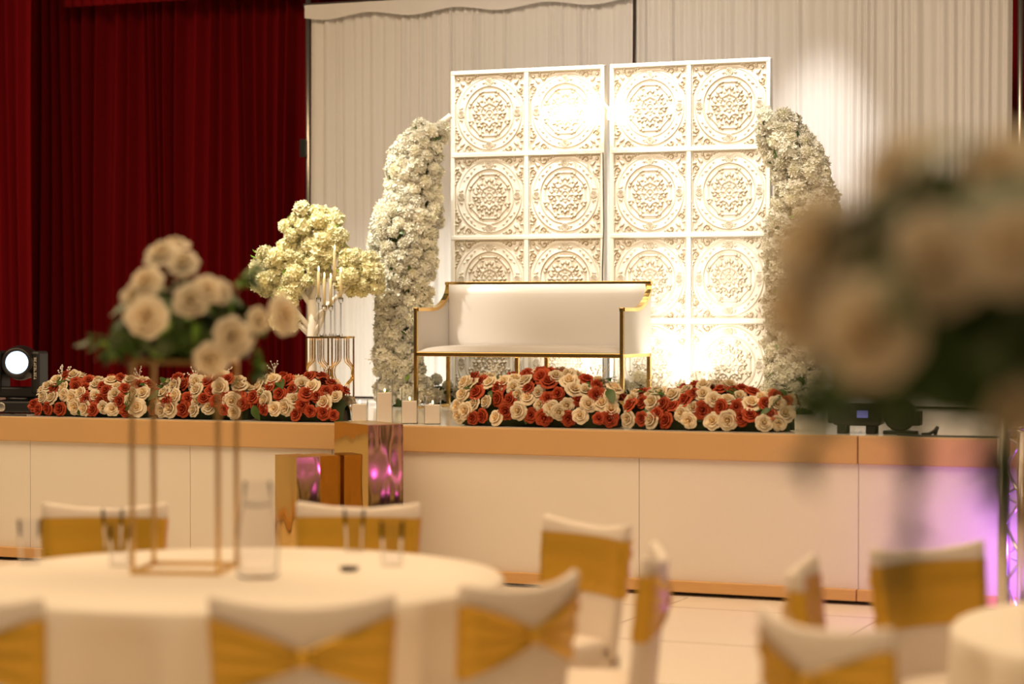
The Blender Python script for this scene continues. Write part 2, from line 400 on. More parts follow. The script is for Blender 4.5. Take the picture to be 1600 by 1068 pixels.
def panel(x0, x1, label):
    cx = (x0 + x1) / 2; W = x1 - x0; p = thing('backdrop_panel', label, 'panel', (cx, YB, SZ), 0, 'ornate backdrop panels')
    H = 2.41; b = .028
    MB().box((-W / 2, .01, 0), (W / 2, .05, H)).build('backing', 'panelw', p)
    for x in (-W / 2 + b / 2, 0, W / 2 - b / 2): MB().cbox((x, 0, H / 2), (b if x else .032, .04, H)).build('stile', 'panelw', p, bevel=.004)
    th = (H - b) / 4
    for k in range(5): MB().cbox((0, -.002, b / 2 + k * th), (W - .01, .04, b)).build('rail', 'panelw', p, bevel=.004)
    sx = (W / 2 - b - .016) / .545; sz = (th - b) / .545
    for i in (-1, 1):
        for k in range(4):
            place('ornate_tile', TILE, p, (i * (W / 4 - b / 4 + .004), -.003, b + (th - b) / 2 + k * th), None, (sx, 1, sz))
    return p
xl0, xl1, xr0, xr1 = xat(706, YB), xat(945, YB), xat(954, YB), xat(1204, YB)
panel(xl0, xl1, 'white and gilt relief panel beside the arch nearest the blossom tree')
panel(xr0, xr1, 'white and gilt relief panel beside the arch farthest from the blossom tree')

# neon script sign: unreadable glowing loops
c = on_y(915, 176, YB - .10)
ng = thing('neon_sign', 'glowing warm white neon script sign across the two relief panels', 'sign', c)
pts = []
for i in range(170):
    t = i / 169; x = -.30 + .60 * t
    ph = t * 2 * PI * 7; amp = .035 + .022 * math.sin(t * 9 + 1) ** 2 + (.03 if .60 < t < .72 else 0)
    pts.append((x + .022 * math.sin(ph), 0, amp * math.cos(ph) - .01 + (.015 if t > .55 else 0)))
MB().tube(pts, .0045, 6).build('neon_tube', 'neon', ng, smooth=True)
for x in (-.25, .25): MB().tube([(x, .0, 0), (x, .085, 0)], .004, 6).build('stand_off', 'crystal', ng)
cb = on_y(942, 380, YB - .029)
tag(MB().tube([(cb.x, cb.y, 2.72), (cb.x + .008, cb.y - .005, 2.2), (cb.x - .004, cb.y, 1.9), (cb.x + .004, cb.y, SZ + .01)], .004, 6).build('power_cable', 'black', None),
    'thin black cable hanging down the gap between the relief panels', 'cable')

# ================================================================ FLOWER MESHES
def rose_mesh(name, m, seed, open_=1.):
    rd = random.Random(seed); b = MB(); R = .0475
    layers = [(3, .03, .10, .60, 1.5), (3, .07, .24, .68, 1.3), (5, .12, .44, .66, 1.0), (5, .18, .68, .54, .92), (6, .24, .98 * open_, .26, .80)]
    for li, (n, r0, r1, zt, wd) in enumerate(layers):
        off = rd.uniform(0, 6)
        for k in range(n):
            a0 = off + 2 * PI * k / n + rd.uniform(-.12, .12); jz = rd.uniform(-.06, .06); jr = rd.uniform(.92, 1.08)
            def fn(u, v, a0=a0):
                s = (u - .5) * 2; a = a0 + s * wd * (.55 + .45 * math.sin(PI * min(1, v * .75 + .15)))
                rr = r0 + (r1 * jr - r0) * v ** .62 + (.03, .04, .08, .12, .16)[li] * v ** 5 * (1 - .5 * s * s) - .06 * s * s * v + .03 * math.sin(5 * s + a0) * v ** 3
                z = -.38 + (zt + jz + .38) * v ** .85 - (.04 + .06 * li) * v ** 6 - .16 * s * s * v * v + .04 * math.sin(4 * s + 2 * a0) * v ** 3
                return Vector((rr * math.cos(a) * R, rr * math.sin(a) * R, z * R))
            b.grid(fn, 4, 5)
    b.ball((0, 0, .3 * R), .16 * R, 6, 4, (1, 1, 2))
    b.lathe([(.08 * R, -.75 * R), (.30 * R, -.45 * R), (.5 * R, -.1 * R)], 8)
    return b.mesh(name, m, True)
def floret_ball(name, m, n, R, fs, npet, seed, up=.3):
    rd = random.Random(seed); b = MB()
    for i in range(n):
        z = 1 - 2 * (i + .5) / n
        if z < -.75: continue
        a = i * 2.39996; rr = math.sqrt(1 - z * z); N = Vector((rr * math.cos(a), rr * math.sin(a), z))
        N = (N + Vector((rd.uniform(-.25, .25), rd.uniform(-.25, .25), rd.uniform(-.25, .25)))).normalized()
        t = N.orthogonal().normalized(); q = N.cross(t); c = N * R * rd.uniform(.80, 1.16); s0 = rd.uniform(0, 6)
        vs = [c]; fc = []
        for k in range(npet):
            a1 = s0 + 2 * PI * k / npet; dd = t * math.cos(a1) + q * math.sin(a1); e = N.cross(dd)
            L = fs * rd.uniform(.8, 1.15)
            vs += [c + dd * L * .6 + e * L * .45 + N * L * up * .6, c + dd * L + N * L * up * rd.uniform(-.2, 1.8), c + dd * L * .6 - e * L * .45 + N * L * up * .6]
            fc.append((0, 3 * k + 1, 3 * k + 2, 3 * k + 3))
        b.add(vs, fc)
    b.ball((0, 0, 0), R * .72, 10, 6)
    return b.mesh(name, m, False)
def leaf_mesh(name, m, L=.07, W=.022):
    b = MB()
    def fn(u, v):
        s = (u - .5) * 2; wv = W * math.sin(PI * (v * .93 + .05)) ** .8 * (1 - .25 * v)
        return Vector((s * wv, v * L, .25 * abs(s) * wv - .35 * L * v * v + .004))
    b.grid(fn, 2, 5); b.tube([(0, -.02, 0), (0, .01, .003)], .0015, 4)
    return b.mesh(name, m, True)
def breath_mesh(name, seed, n=9):
    rd = random.Random(seed); b = MB()
    for i in range(n):
        a = rd.uniform(0, 6.28); r = rd.uniform(.01, .05); h = rd.uniform(.07, .13)
        p = (r * math.cos(a), r * math.sin(a), h); b.tube([(0, 0, 0), (p[0] * .3, p[1] * .3, h * .6), p], .0012, 4)
        b.ball(p, .0065, 5, 3)
    return b.mesh(name, 'breath')
CR = [rose_mesh('cream_rose', 'cream_rose', s, o) for s, o in ((1, 1.), (2, 1.08), (3, .92))]
TR = [rose_mesh('terracotta_rose', 'terra_rose', s, o) for s, o in ((4, 1.), (5, 1.06), (6, .9))]
IR = [rose_mesh('ivory_rose', 'ivory_rose', s, o) for s, o in ((7, 1.05), (8, 1.12), (9, .95))]
HY = [floret_ball('hydrangea_head', 'hydrangea', 100, .056, .027, 4, s, .5) for s in (1, 2, 3)]
PO = [floret_ball('pompom_head', 'pompom', 200, .040, .013, 3, s, 1.2) for s in (4, 5)]
BL = [floret_ball('blossom_cluster', 'blossom', 70, .052, .031, 5, s, .5) for s in (6, 7, 8)]
LF = leaf_mesh('leaf', 'leaf'); LFL = leaf_mesh('leaf', 'leafl', .06, .016); LFB = leaf_mesh('leaf', 'leaf', .10, .034)
BB = [breath_mesh('baby_breath', s) for s in (1, 2)]

# ================================================================ ROSE RUNNERS on the stage edge
def runner(px0, px1, h0, h1, label, seed, depth=.17, yoff=.26):
    rd = random.Random(seed); Y = YS + yoff; x0, x1 = xat(px0, Y), xat(px1, Y); L = x1 - x0; cx = (x0 + x1) / 2
    g = thing('rose_runner', label, 'flowers', (cx, Y, SZ), 0, 'rose runners along the stage edge')
    hh = lambda t: (h0 + (h1 - h0) * t) * (.94 + .06 * math.sin(t * 11 + seed))
    MB().box((-L / 2 + .06, -.07, 0), (L / 2 - .06, .09, .07)).build('flower_tray', 'tray', g, bevel=.006)
    def core(u, v):
        a = PI * v; t = u; e = math.sin(PI * min(1, max(0, t * .96 + .02))) ** .25
        return Vector((-L / 2 + .03 + (L - .06) * t, -math.cos(a) * depth * .62 * e, math.sin(a) * (hh(t) - .075) * e + .004))
    MB().grid(core, 24, 10).build('moss_core', 'foam', g, smooth=True)
    pts = []; tries = 0
    while tries < 7000 and len(pts) < 170:
        tries += 1; t = rd.random(); a = PI * (.02 + .78 * rd.random() ** 1.15)
        e = math.sin(PI * (t * .90 + .05)) ** .16
        p = Vector((-L / 2 + .04 + (L - .08) * t, -math.cos(a) * depth * e, max(.05, math.sin(a) * (hh(t) - .04) * e)))
        if all((p - q).length > .060 for q, _, _ in pts): pts.append((p, a, t))
    done = []
    for p, a, t in pts:
        nrm = Vector(((t - .5) * .9 + rd.uniform(-.35, .35), -math.cos(a) - .25 + rd.uniform(-.3, .3), math.sin(a) * .8 + rd.uniform(-.35, .25)))
        near = sorted((((p - q).length, r_) for q, r_ in done), key=lambda k: k[0])[:3]; nr_ = sum(r_ for _, r_ in near)
        red = rd.random() < (.47 if len(near) < 3 else (.85, .62, .30, .12)[nr_]); done.append((p, red)); me = rd.choice(TR if red else CR)
        lift(place('terracotta_rose' if red else 'cream_rose', me, g, p + Vector((0, rd.uniform(-.012, .012), rd.uniform(-.008, .018))), aim(nrm, rd.uniform(0, 6)), rd.uniform(.86, 1.14) * (.95 if red else 1.)))
    for k in range(int(L * 30)):
        t = rd.random(); a = PI * rd.uniform(.05, .75)
        p = Vector((-L / 2 + .06 + (L - .12) * t, -math.cos(a) * depth * .86, max(.03, math.sin(a) * (hh(t) - .05))))
        lift(place('leaf', LF if rd.random() < .6 else LFB, g, p, aim((rd.uniform(-.6, .6), -math.cos(a), math.sin(a) + .2), rd.uniform(0, 6)), rd.uniform(.8, 1.1)))
    for k in range(int(L * 4)):
        t = rd.random(); place('baby_breath', rd.choice(BB), g, (-L / 2 + .08 + (L - .16) * t, rd.uniform(-.05, .05), hh(t) - .07), (rd.uniform(-.3, .3), rd.uniform(-.3, .3), 0), rd.uniform(.7, 1.05))
    return g
runner(60, 244, .30, .31, 'runner of cream and terracotta roses next to the moving head light', 11)
runner(245, 400, .33, .32, 'runner of cream and terracotta roses behind the tall gold flower stand', 12)
runner(399, 549, .35, .30, 'runner of cream and terracotta roses in front of the gold side table', 13)
runner(718, 978, .37, .37, 'runner of cream and terracotta roses before the sofa, taller of the two', 14, .18)
runner(978, 1246, .30, .30, 'runner of cream and terracotta roses past the sofa\'s outer arm, the lower one', 15, .17)

# ================================================================ SOFA
Yf, Yr = 14.05, 14.60
sx0, sx1 = xat(650, Yf), xat(972, Yf); SW = sx1 - sx0; D = Yr - Yf
sf = thing('sofa', 'white upholstered two-seat sofa with polished gold frame and swept arms', 'sofa', ((sx0 + sx1) / 2, Yf, SZ))
g = .026; W2 = SW / 2; AZ, TZ, SEAT = .69, .875, .395
def side_profile():
    P = [(0, AZ), (D * .42, AZ)]
    for k in range(1, 11):
        a = k / 10 * PI / 2; P.append((D * .42 + (D * .56) * math.sin(a), AZ + (TZ - AZ) * (1 - math.cos(a))))
    return P
prof = side_profile()
for s in (-1, 1):
    x = s * W2
    MB().box((x - g / 2, -g / 2, 0), (x + g / 2, g / 2, AZ + .012)).build('front_leg', 'gold', sf, bevel=.003)
    MB().box((x - g / 2, D - g, 0), (x + g / 2, D, SEAT)).build('rear_leg', 'gold', sf, bevel=.003)
    MB().box((x - g / 2, g / 2, 0), (x + g / 2, D - g, .018)).build('floor_bar', 'gold', sf, bevel=.002)
    rings = [[Vector((x - .02, y, z - .012)), Vector((x + .02, y, z - .012)), Vector((x + .02, y, z + .012)), Vector((x - .02, y, z + .012))] for y, z in prof]
    MB().loft(rings).build('arm_trim', 'gold', sf)
    b = MB(); n = len(prof)
    for xx in (x - .016, x + .016): pass
    rr = [[Vector((x - .017, y, SEAT - .005)), Vector((x + .017, y, SEAT - .005)), Vector((x + .017, y, z - .006)), Vector((x - .017, y, z - .006))] for y, z in prof]
    MB().loft(rr).build('arm_panel', 'leather', sf, bevel=.004)
    MB().box((x - g / 2, g / 2, SEAT - .028), (x + g / 2, D - g / 2, SEAT)).build('side_rail', 'gold', sf, bevel=.002)
for x in (0.0,):
    MB().box((x - g / 2, -g / 2, 0), (x + g / 2, g / 2, SEAT - .03)).build('front_leg', 'gold', sf, bevel=.003)
    MB().box((x - g / 2, D - g, 0), (x + g / 2, D, SEAT - .03)).build('rear_leg', 'gold', sf, bevel=.003)
    MB().box((x - g / 2, g / 2, 0), (x + g / 2, D - g, .018)).build('floor_bar', 'gold', sf, bevel=.002)
MB().box((-W2, -g / 2, SEAT - .030), (W2, g / 2, SEAT)).build('front_rail', 'gold', sf, bevel=.003)
MB().box((-W2, D - .02, SEAT - .030), (W2, D, SEAT)).build('rear_rail', 'gold', sf, bevel=.003)
MB().box((-W2 - .02, D - .03, TZ - .012), (W2 + .02, D + .01, TZ + .012)).build('top_rail', 'gold', sf, bevel=.003)
def pillow(x0, x1, y0, y1, z0, z1, axis, puff):
    def fn(u, v):
        s, t = (u - .5) * 2, (v - .5) * 2; e = (1 - s ** 8) * (1 - t ** 8)
        if axis == 'z': return Vector((x0 + (x1 - x0) * u, y0 + (y1 - y0) * v, z0 + (z1 - z0) * (.25 + .75 * max(0, e) ** .5) + puff * (1 - s * s) * (1 - t * t)))
        return Vector((x0 + (x1 - x0) * u, y1 - (y1 - y0) * (.25 + .75 * max(0, e) ** .5) - puff * (1 - s * s) * (1 - t * t), z0 + (z1 - z0) * v))
    return MB().grid(fn, 32, 14)
b = pillow(-W2 + .02, W2 - .02, -.015, D - .08, SEAT - .01, SEAT + .042, 'z', .012)
b.box((-W2 + .022, -.012, SEAT - .012), (W2 - .022, D - .08, SEAT + .004)); b.build('seat_cushion', 'leather', sf, smooth=True)
b = pillow(-W2 + .02, W2 - .02, D - .095, D - .03, SEAT + .0, TZ - .008, 'y', .02)
b.box((-W2 + .02, D - .04, SEAT), (W2 - .02, D - .012, TZ - .01)); b.build('backrest', 'leather', sf, smooth=True)

# ================================================================ FLOWER ARCHES
def arch(rows, Y, label, tip, seed):
    rd = random.Random(seed); base = on_y(rows[-1][1], rows[-1][0], Y); base.z = SZ
    g = thing('flower_arch', label, 'flower arch', base, 0, 'white flower arches beside the panel wall')
    ctr = []
    for y, xc, hw in rows:
        p = on_y(xc, y, Y) - base; ctr.append((p, hw / (FPX / ray(xc, y).dot(Fw) * 0 + FPX / ((on_y(xc, y, Y) - CAM).dot(Fw)))))
    ctr[-1] = (Vector((ctr[-1][0].x, 0, 0)), ctr[-1][1])
    path = [c[0] for c in ctr][::-1]
    if tip: path.append(on_y(tip[0], tip[1], Y) - base)
    fb = MB().tube(path, .022, 8); fb.v = [(v[0], v[1], max(.001, v[2])) for v in fb.v]; fb.build('arch_frame', 'white_paint', g, smooth=True)
    pr = [max(.03, c[1] * .70) for c in ctr][::-1]
    fb = MB().tube([c[0] for c in ctr][::-1], pr, 10); fb.v = [(v[0], v[1], max(.003, v[2])) for v in fb.v]; fb.build('moss_core', 'leaf', g, smooth=True)
    # resample
    P = []
    for i in range(len(ctr) - 1):
        n = max(1, int((ctr[i][0] - ctr[i + 1][0]).length / .02))
        for k in range(n): t = k / n; P.append((ctr[i][0].lerp(ctr[i + 1][0], t), ctr[i][1] + (ctr[i + 1][1] - ctr[i][1]) * t))
    pts = []
    for _ in range(9000):
        c, hw = rd.choice(P); a = rd.uniform(-.35, PI + .35); r = max(.03, hw - .03)
        p = c + Vector((math.cos(a) * r, -math.sin(a) * r * .9, rd.uniform(-.02, .02)))
        if p.z < .05: continue
        if all((p - q).length > .070 for q, _ in pts): pts.append((p, a))
        if len(pts) >= 290: break
    for p, a in pts:
        N = (math.cos(a) + rd.uniform(-.4, .4), -math.sin(a) - .1, rd.uniform(-.2, .6))
        if rd.random() < .68: lift(place('hydrangea_head', rd.choice(HY), g, p, aim(N, rd.uniform(0, 6)), rd.uniform(.70, 1.08)))
        else: lift(place('pompom_head', rd.choice(PO), g, p + Vector(N) * .02, aim(N, rd.uniform(0, 6)), rd.uniform(.75, 1.05)))
    for _ in range(46):
        c, hw = rd.choice(P); a = rd.uniform(0, PI); p = c + Vector((math.cos(a) * hw, -math.sin(a) * hw * .95, rd.uniform(-.02, .02)))
        if p.z < .03: continue
        for k in range(rd.choice((1, 1, 2))): place('leaf', LF if rd.random() < .7 else LFL, g, p, aim((math.cos(a), -math.sin(a), rd.uniform(-.3, .5)), rd.uniform(0, 6)), rd.uniform(.5, .9))
    for _ in range(14):
        c, hw = rd.choice(P); a = rd.uniform(.3, PI - .3); p = c + Vector((math.cos(a) * hw * .8, -math.sin(a) * hw * .8, 0))
        if p.z > .05: place('baby_breath', rd.choice(BB), g, p, aim((math.cos(a), -math.sin(a), .2)), rd.uniform(.7, 1))
    return g
arch([(203, 674, 24), (228, 655, 36), (262, 648, 42), (300, 648, 38), (345, 634, 52), (400, 631, 50), (450, 631, 43), (500, 627, 36), (550, 622, 34), (600, 628, 40), (632, 640, 48)], 14.42,
     'white flower arch column beside the blossom tree and sofa', (704, 181), 21)
arch([(183, 1213, 26), (205, 1222, 34), (235, 1236, 42), (265, 1250, 40), (300, 1257, 43), (335, 1256, 48), (380, 1250, 50), (430, 1250, 48), (490, 1246, 44), (550, 1242, 40), (600, 1240, 42), (634, 1242, 48)], 14.42,
     'white flower arch column behind the large rose bouquet, away from the tree', None, 22)

# low white flowers and uplights at the foot of the panel wall
def mound(px_, Y, L, h, label, seed):
    rd = random.Random(seed); x = xat(px_, Y); g = thing('floor_flowers', label, 'flowers', (x, Y, SZ), 0, 'low white flowers at the foot of the panel wall')
    MB().ball((0, 0, h * .35), 1, 14, 8, (L / 2 * .8, .04, h * .34)).build('moss_core', 'foam', g, smooth=True)
    pts = []
    for _ in range(3000):
        t = rd.uniform(-1, 1); a = rd.uniform(0, PI * .9); e = math.sqrt(max(.05, 1 - t * t))
        p = Vector((t * L / 2, -math.cos(a) * .028 * e, max(.04, math.sin(a) * h * e)))
        if all((p - q).length > .075 for q in pts): pts.append(p)
    for p in pts:
        N = (p.x * 1.5 + rd.uniform(-.3, .3), -.6, rd.uniform(.1, .7))
        k = rd.random()
        if k < .6: lift(place('hydrangea_head', rd.choice(HY), g, p, aim(N), rd.uniform(.58, .72)))
        else: lift(place('pompom_head', rd.choice(PO), g, p, aim(N), rd.uniform(.75, .95)))
    for _ in range(8): p = rd.choice(pts); place('leaf', LF, g, p + Vector((0, -.03, .02)), aim((rd.uniform(-1, 1), -1, .5)), .7)
mound(688, 14.69, .34, .20, 'low mound of white flowers between the sofa\'s foot and the arch by the tree', 31)
mound(788, 14.69, .40, .16, 'low mound of white flowers under the middle of the sofa', 32)
mound(992, 14.69, .42, .22, 'low mound of white flowers behind the sofa\'s outer legs', 33)
mound(1105, 14.69, .50, .20, 'low mound of white flowers between the sofa and the far arch', 34)
def uplight(px_, Y, power, label):
    x = xat(px_, Y); g = thing('uplight', label, 'light', (x, Y, SZ), 0, 'small floor uplights')
    MB().lathe([(.035, 0), (.04, .01), (.04, .07), (.034, .075)], 14).build('housing', 'black2', g, smooth=True)
    MB().lathe([(.03, .0755), (.03, .078)], 14).build('lens', 'flame', g)
    l = spot('uplight_beam', (x, Y, SZ + .09), (x, YB, SZ + .75), power, NEUT, 120, .9, .03); l.parent = g; l.location = (0, 0, .09)
uplight(888, 14.38, 26, 'small floor uplight under the sofa seat')
uplight(1052, 14.40, 34, 'small floor uplight beside the sofa\'s outer rear leg')

# ================================================================ BLOSSOM TREE
TY = 14.02; tb = on_y(487, 636, TY); tb.z = SZ
tr = thing('blossom_tree', 'artificial tree with white trunk and cream cherry blossom', 'tree', tb)
def tp(x, y, dy=0): q = on_y(x, y, TY + dy) - tb; return Vector((q.x, q.y, q.z))
MB().lathe([(.10, 0), (.10, .02), (.045, .03)], 16).build('base', 'white_paint', tr, smooth=True)
MB().tube([(0, 0, .01), tp(488, 590), tp(486, 545), tp(489, 500), tp(487, 468)], [.040, .036, .034, .036, .03], 10).build('trunk', 'bark', tr, smooth=True)
BR = [[(487, 480), (483, 430), (488, 370), (490, 335)], [(487, 515), (470, 495), (450, 470), (430, 450)], [(487, 478), (468, 450), (445, 420), (420, 405)], [(490, 500), (515, 475), (540, 450), (565, 425)],
      [(487, 470), (500, 430), (505, 390)], [(482, 520), (468, 508), (455, 495)], [(489, 530), (503, 500), (512, 470)]]
for b_ in BR:
    ps = [tp(x, y, uni(-.06, .06) if i else 0) for i, (x, y) in enumerate(b_)]
    MB().tube(ps, [.020 * (1 - i / len(ps)) + .004 for i in range(len(ps))], 7).build('branch', 'bark', tr, smooth=True)
clumps = [(485, 345, 30, 26), (465, 362, 22, 24), (508, 352, 24, 24), (490, 385, 40, 28), (455, 395, 18, 20), (515, 382, 20, 24), (430, 415, 30, 26), (465, 425, 36, 26), (490, 412, 26, 26), (418, 440, 18, 14), (450, 450, 26, 14),
          (560, 412, 22, 22), (545, 432, 18, 18), (578, 435, 20, 22), (562, 445, 24, 14), (448, 468, 12, 22), (446, 492, 15, 20)]
rd = random.Random(41); pts = []
for (cx, cy, rx, ry) in clumps:
    for _ in range(60):
        a = rd.uniform(0, 6.28); q = rd.random() ** .5; yo = rd.uniform(-.13, .11) * (1 - q * .6)
        p = tp(cx + rx * q * math.cos(a), cy + ry * q * math.sin(a), yo)
        if all((p - k).length > .066 for k in pts): pts.append(p)
for p in pts: place('blossom_cluster', rd.choice(BL), tr, p, aim((rd.uniform(-1, 1), -1, rd.uniform(-.6, .9)), rd.uniform(0, 6)), rd.uniform(.62, .95))
for _ in range(70):
    p = rd.choice(pts); d = Vector((rd.uniform(-1, 1), rd.uniform(-1, .1), rd.uniform(-.4, 1))).normalized()
    place('leaf', LFL, tr, p + d * .05, aim(d.cross(Vector((0, 1, .3))), rd.uniform(0, 6)), rd.uniform(.55, .95))
for (x, y) in ((412, 395), (402, 418), (452, 338), (492, 322), (532, 352), (428, 462)):
    for k in range(3): place('leaf', LFL, tr, tp(x, y, -.03), (rd.uniform(-.5, .8), rd.uniform(-.8, .8), rd.uniform(0, 6)), .8)

# ================================================================ SIDE TABLE + CANDELABRA
GY = 13.75; gc = on_y(516, 600, GY); gd = (gc - CAM).dot(Fw); GZ = CAMZ - (525 - 480) / (FPX / gd) - SZ; gr = 38.5 / (FPX / gd)
stb = thing('side_table', 'round gold wire side table with bulging loop pattern', 'table', (gc.x, GY, SZ), YAW)
MB().lathe([(gr - .012, GZ - .012), (gr, GZ - .012), (gr, GZ), (gr - .012, GZ)], 40).build('top_ring', 'gold', stb, smooth=False)
MB().lathe([(gr - .013, GZ - .007), (gr - .013, GZ - .001)], 40).build('table_top', 'crystal', stb)
MB().tube([(gr * .95 * math.cos(a), gr * .95 * math.sin(a), .008) for a in [k * PI / 20 for k in range(40)]], .008, 6, True).build('foot_ring', 'gold', stb, smooth=True)
for k in range(4):
    a = PI / 4 * 2 * k; MB().box((gr * .95 * math.cos(a) - .006, gr * .95 * math.sin(a) - .006, .005), (gr * .95 * math.cos(a) + .006, gr * .95 * math.sin(a) + .006, GZ - .008)).build('leg', 'gold', stb)
for side in (-1, 1):
    for cx in (-.55, .50):
        for s in (-1, 1):
            for o_ in (0, .014):
                P = []
                for t in np.linspace(0, 1, 25):
                    bul = math.exp(-((t - .50) / .13) ** 4) ; x = cx * gr + s * (.022 + .045 * bul + o_)
                    x = max(-gr * .93, min(gr * .93, x)); P.append((x, side * math.sqrt(max(.0001, (gr * .95) ** 2 - x * x)), .01 + (GZ - .02) * t))
                MB().tube(P, .0042, 5).build('loop_wire', 'gold', stb, smooth=True)
cb_ = thing('candelabra', 'crystal candelabra with five ivory taper candles on the gold side table', 'candelabra', (gc.x, GY, SZ + GZ), YAW)
MB().lathe([(.07, 0), (.07, .006), (.02, .010)], 20).build('foot', 'crystal', cb_)
ppm = FPX / gd
for (x, yc, yt, dy) in ((497, 466, 415, .0), (507, 478, 425, -.05), (515, 478, 426, .05), (522, 440, 382, .0), (532, 466, 417, -.02)):
    lx = (x - 515) / ppm; hz = (523 - yc) / ppm; ht = (523 - yt) / ppm
    MB().lathe([(.012, 0), (.012, .012), (.0045, .02), (.0045, hz - .03)], 8, Matrix.Translation((lx, dy, .002))).build('stem', 'crystal', cb_, smooth=True)
    MB().lathe([(.006, hz - .03), (.016, hz - .015), (.018, hz + .012), (.013, hz + .012)], 10, Matrix.Translation((lx, dy, .002))).build('candle_cup', 'crystal', cb_, smooth=True)
    cn = MB().lathe([(.0105, hz + .0), (.010, ht - .035), (.006, ht - .03)], 10, Matrix.Translation((lx, dy, .002))).build('taper_candle', 'ivory', cb_, smooth=True)
    MB().ball((lx, dy, ht - .012), 1, 8, 6, (.006, .006, .020)).build('led_flame', 'flame', cn, smooth=True)

# ================================================================ PILLAR CANDLES
for (px_, yt, yg, label) in ((562, 631, 623, 'short square candle glass standing next to the rose runner end'), (601, 613, 592, 'tallest of the square candle glasses on the stage edge'),
                             (640, 626, 606, 'medium square candle glass between the tallest and the shortest-rimmed one'), (676, 632, 619, 'short square candle glass nearest to the sofa\'s rose runner')):
    Y = YS + .20; x = xat(px_, Y); dd = (Vector((x, Y, SZ)) - CAM).dot(Fw); ppm = FPX / dd; yb = 480 + (CAMZ - SZ) * ppm
    hc, hg = (yb - yt) / ppm, (yb - yg) / ppm; a = .0475
    g_ = thing('candle_glass', label + ', white candle inside', 'candle', (x, Y, SZ), YAW, 'square candle glasses on the stage edge')
    b = MB().box((-a, -a, 0), (a, a, .004))
    for s in (-1, 1):
        b.box((s * a - .0015, -a, .004), (s * a + .0015, a, hg)); b.box((-a + .0015, s * a - .0015, .004), (a - .0015, s * a + .0015, hg))
    b.build('glass', 'glass', g_)
    MB().box((-a + .003, -a + .003, .0045), (a - .003, a - .003, hc)).build('candle', 'wax', g_, bevel=.003)
    MB().lathe([(.0015, hc - .002), (.0015, hc + .008)], 6).build('wick', 'twig', g_)
    MB().ball((0, 0, hc + .015), 1, 8, 6, (.006, .006, .012)).build('flame', 'flame', g_, smooth=True)

# ================================================================ GOLD MIRROR PLINTHS
def plinth(pxn, d, al, ar, ang, zt, label):
    """nearest corner in picture column pxn; right face turned ang towards the right"""
    c = CAM + (ray(pxn, 480)) * d; c.z = 0
    nr = Rt * math.sin(ang) - Vector((Fw.x, Fw.y, 0)).normalized() * math.cos(ang)      # normal of right face
    er = Vector((-nr.y, nr.x, 0)); el = -nr                                            # along right face, along left face
    if er.dot(Rt) < 0: er = -er
    g_ = thing('mirror_plinth', label, 'plinth', c, 0, 'gold mirror plinths before the stage')
    q = [Vector((0, 0, 0)), er * ar, er * ar + el * al, el * al]
    def face(a, b_):
        n = 10
        return MB().grid(lambda u, v: a.lerp(b_, u) + Vector((0, 0, .004 + (zt - .006) * v)), n, 14)
    b = MB(); b.loft([[p + Vector((0, 0, z)) for p in q] for z in (.002, zt - .004)]); b.build('box', 'mirror', g_)
    b = MB(); k = (q[0] + q[2]) / 2
    b.loft([[k + (p - k) * 1.004 + Vector((0, 0, z)) for p in q] for z in (zt - .004, zt)]); b.build('top_plate', 'goldsoft', g_)
plinth(575, 12.88, .45, .226, math.radians(30), .955, 'tall gold mirror plinth reaching up to the stage deck')
plinth(463, 12.85, .28, .152, math.radians(32), .77, 'short gold mirror plinth standing before the white stage boards')
plinth(499, 13.12, .20, .12, math.radians(30), .76, 'short gold mirror plinth tucked between the other two plinths')

# ================================================================ MOVING HEAD LIGHT
Y = YS + .42; mx_ = xat(32, Y)
mh = thing('moving_head_light', 'black moving head stage light with lit bluish white lens', 'stage light', (mx_, Y, SZ), math.radians(12))
b = MB().box((-.17, -.15, .008), (.17, .15, .085)); b.build('base', 'black', mh, bevel=.012)
for x in (-.14, .14):
    for y in (-.12, .12): MB().lathe([(.015, 0), (.018, .01)], 10, Matrix.Translation((x, y, 0))).build('foot', 'black', mh)
MB().lathe([(.030, 0), (.030, .01), (.026, .012)], 14, Matrix.Translation((-.07, -.15, .046)) @ Matrix.Rotation(PI / 2, 4, 'X')).build('control_dial', 'steel', mh, smooth=True)
MB().lathe([(.10, .085), (.10, .105)], 20).build('pan_bearing', 'black2', mh, smooth=True)
MB().box((-.155, -.075, .105), (.155, .075, .175)).build('yoke_bridge', 'black', mh, bevel=.012)
for s in (-1, 1):
    arm = MB().box((s * .135 - .03, -.085, .13), (s * .135 + .03, .085, .415)).build('yoke_arm', 'black', mh, bevel=.018)
    if s == 1:
        b = MB()                                     # small vertical lettering, too small to read
        for k in range(9):
            z = .235 + k * .0165; h = .0065
            b.box((.130, -.0865, z - h), (.1345, -.0852, z + h))
            b.box((.130, -.0865, z + (h - .003) * (1 if k % 2 else -1)), (.147, -.0852, z + (h - .003) * (1 if k % 2 else -1) + .0035))
            if k % 3: b.box((.1425, -.0865, z - h), (.147, -.0852, z + h * (.2 if k % 2 else 1)))
        b.build('lettering', 'print_white', arm)
H4 = Matrix.Translation((0, 0, .335)) @ Matrix.Rotation(math.radians(14), 4, 'Z') @ Matrix.Rotation(math.radians(88), 4, 'X')
MB().lathe([(.085, -.17), (.11, -.14), (.118, 0), (.112, .08), (.098, .15), (.098, .165), (.078, .168), (.076, .15)], 28, H4).build('head', 'black', mh, smooth=True)
MB().lathe([(.075, .150), (.068, .160), (.04, .168), (.0, .170)], 24, H4, True, False).build('lens', 'lens', mh, smooth=True)
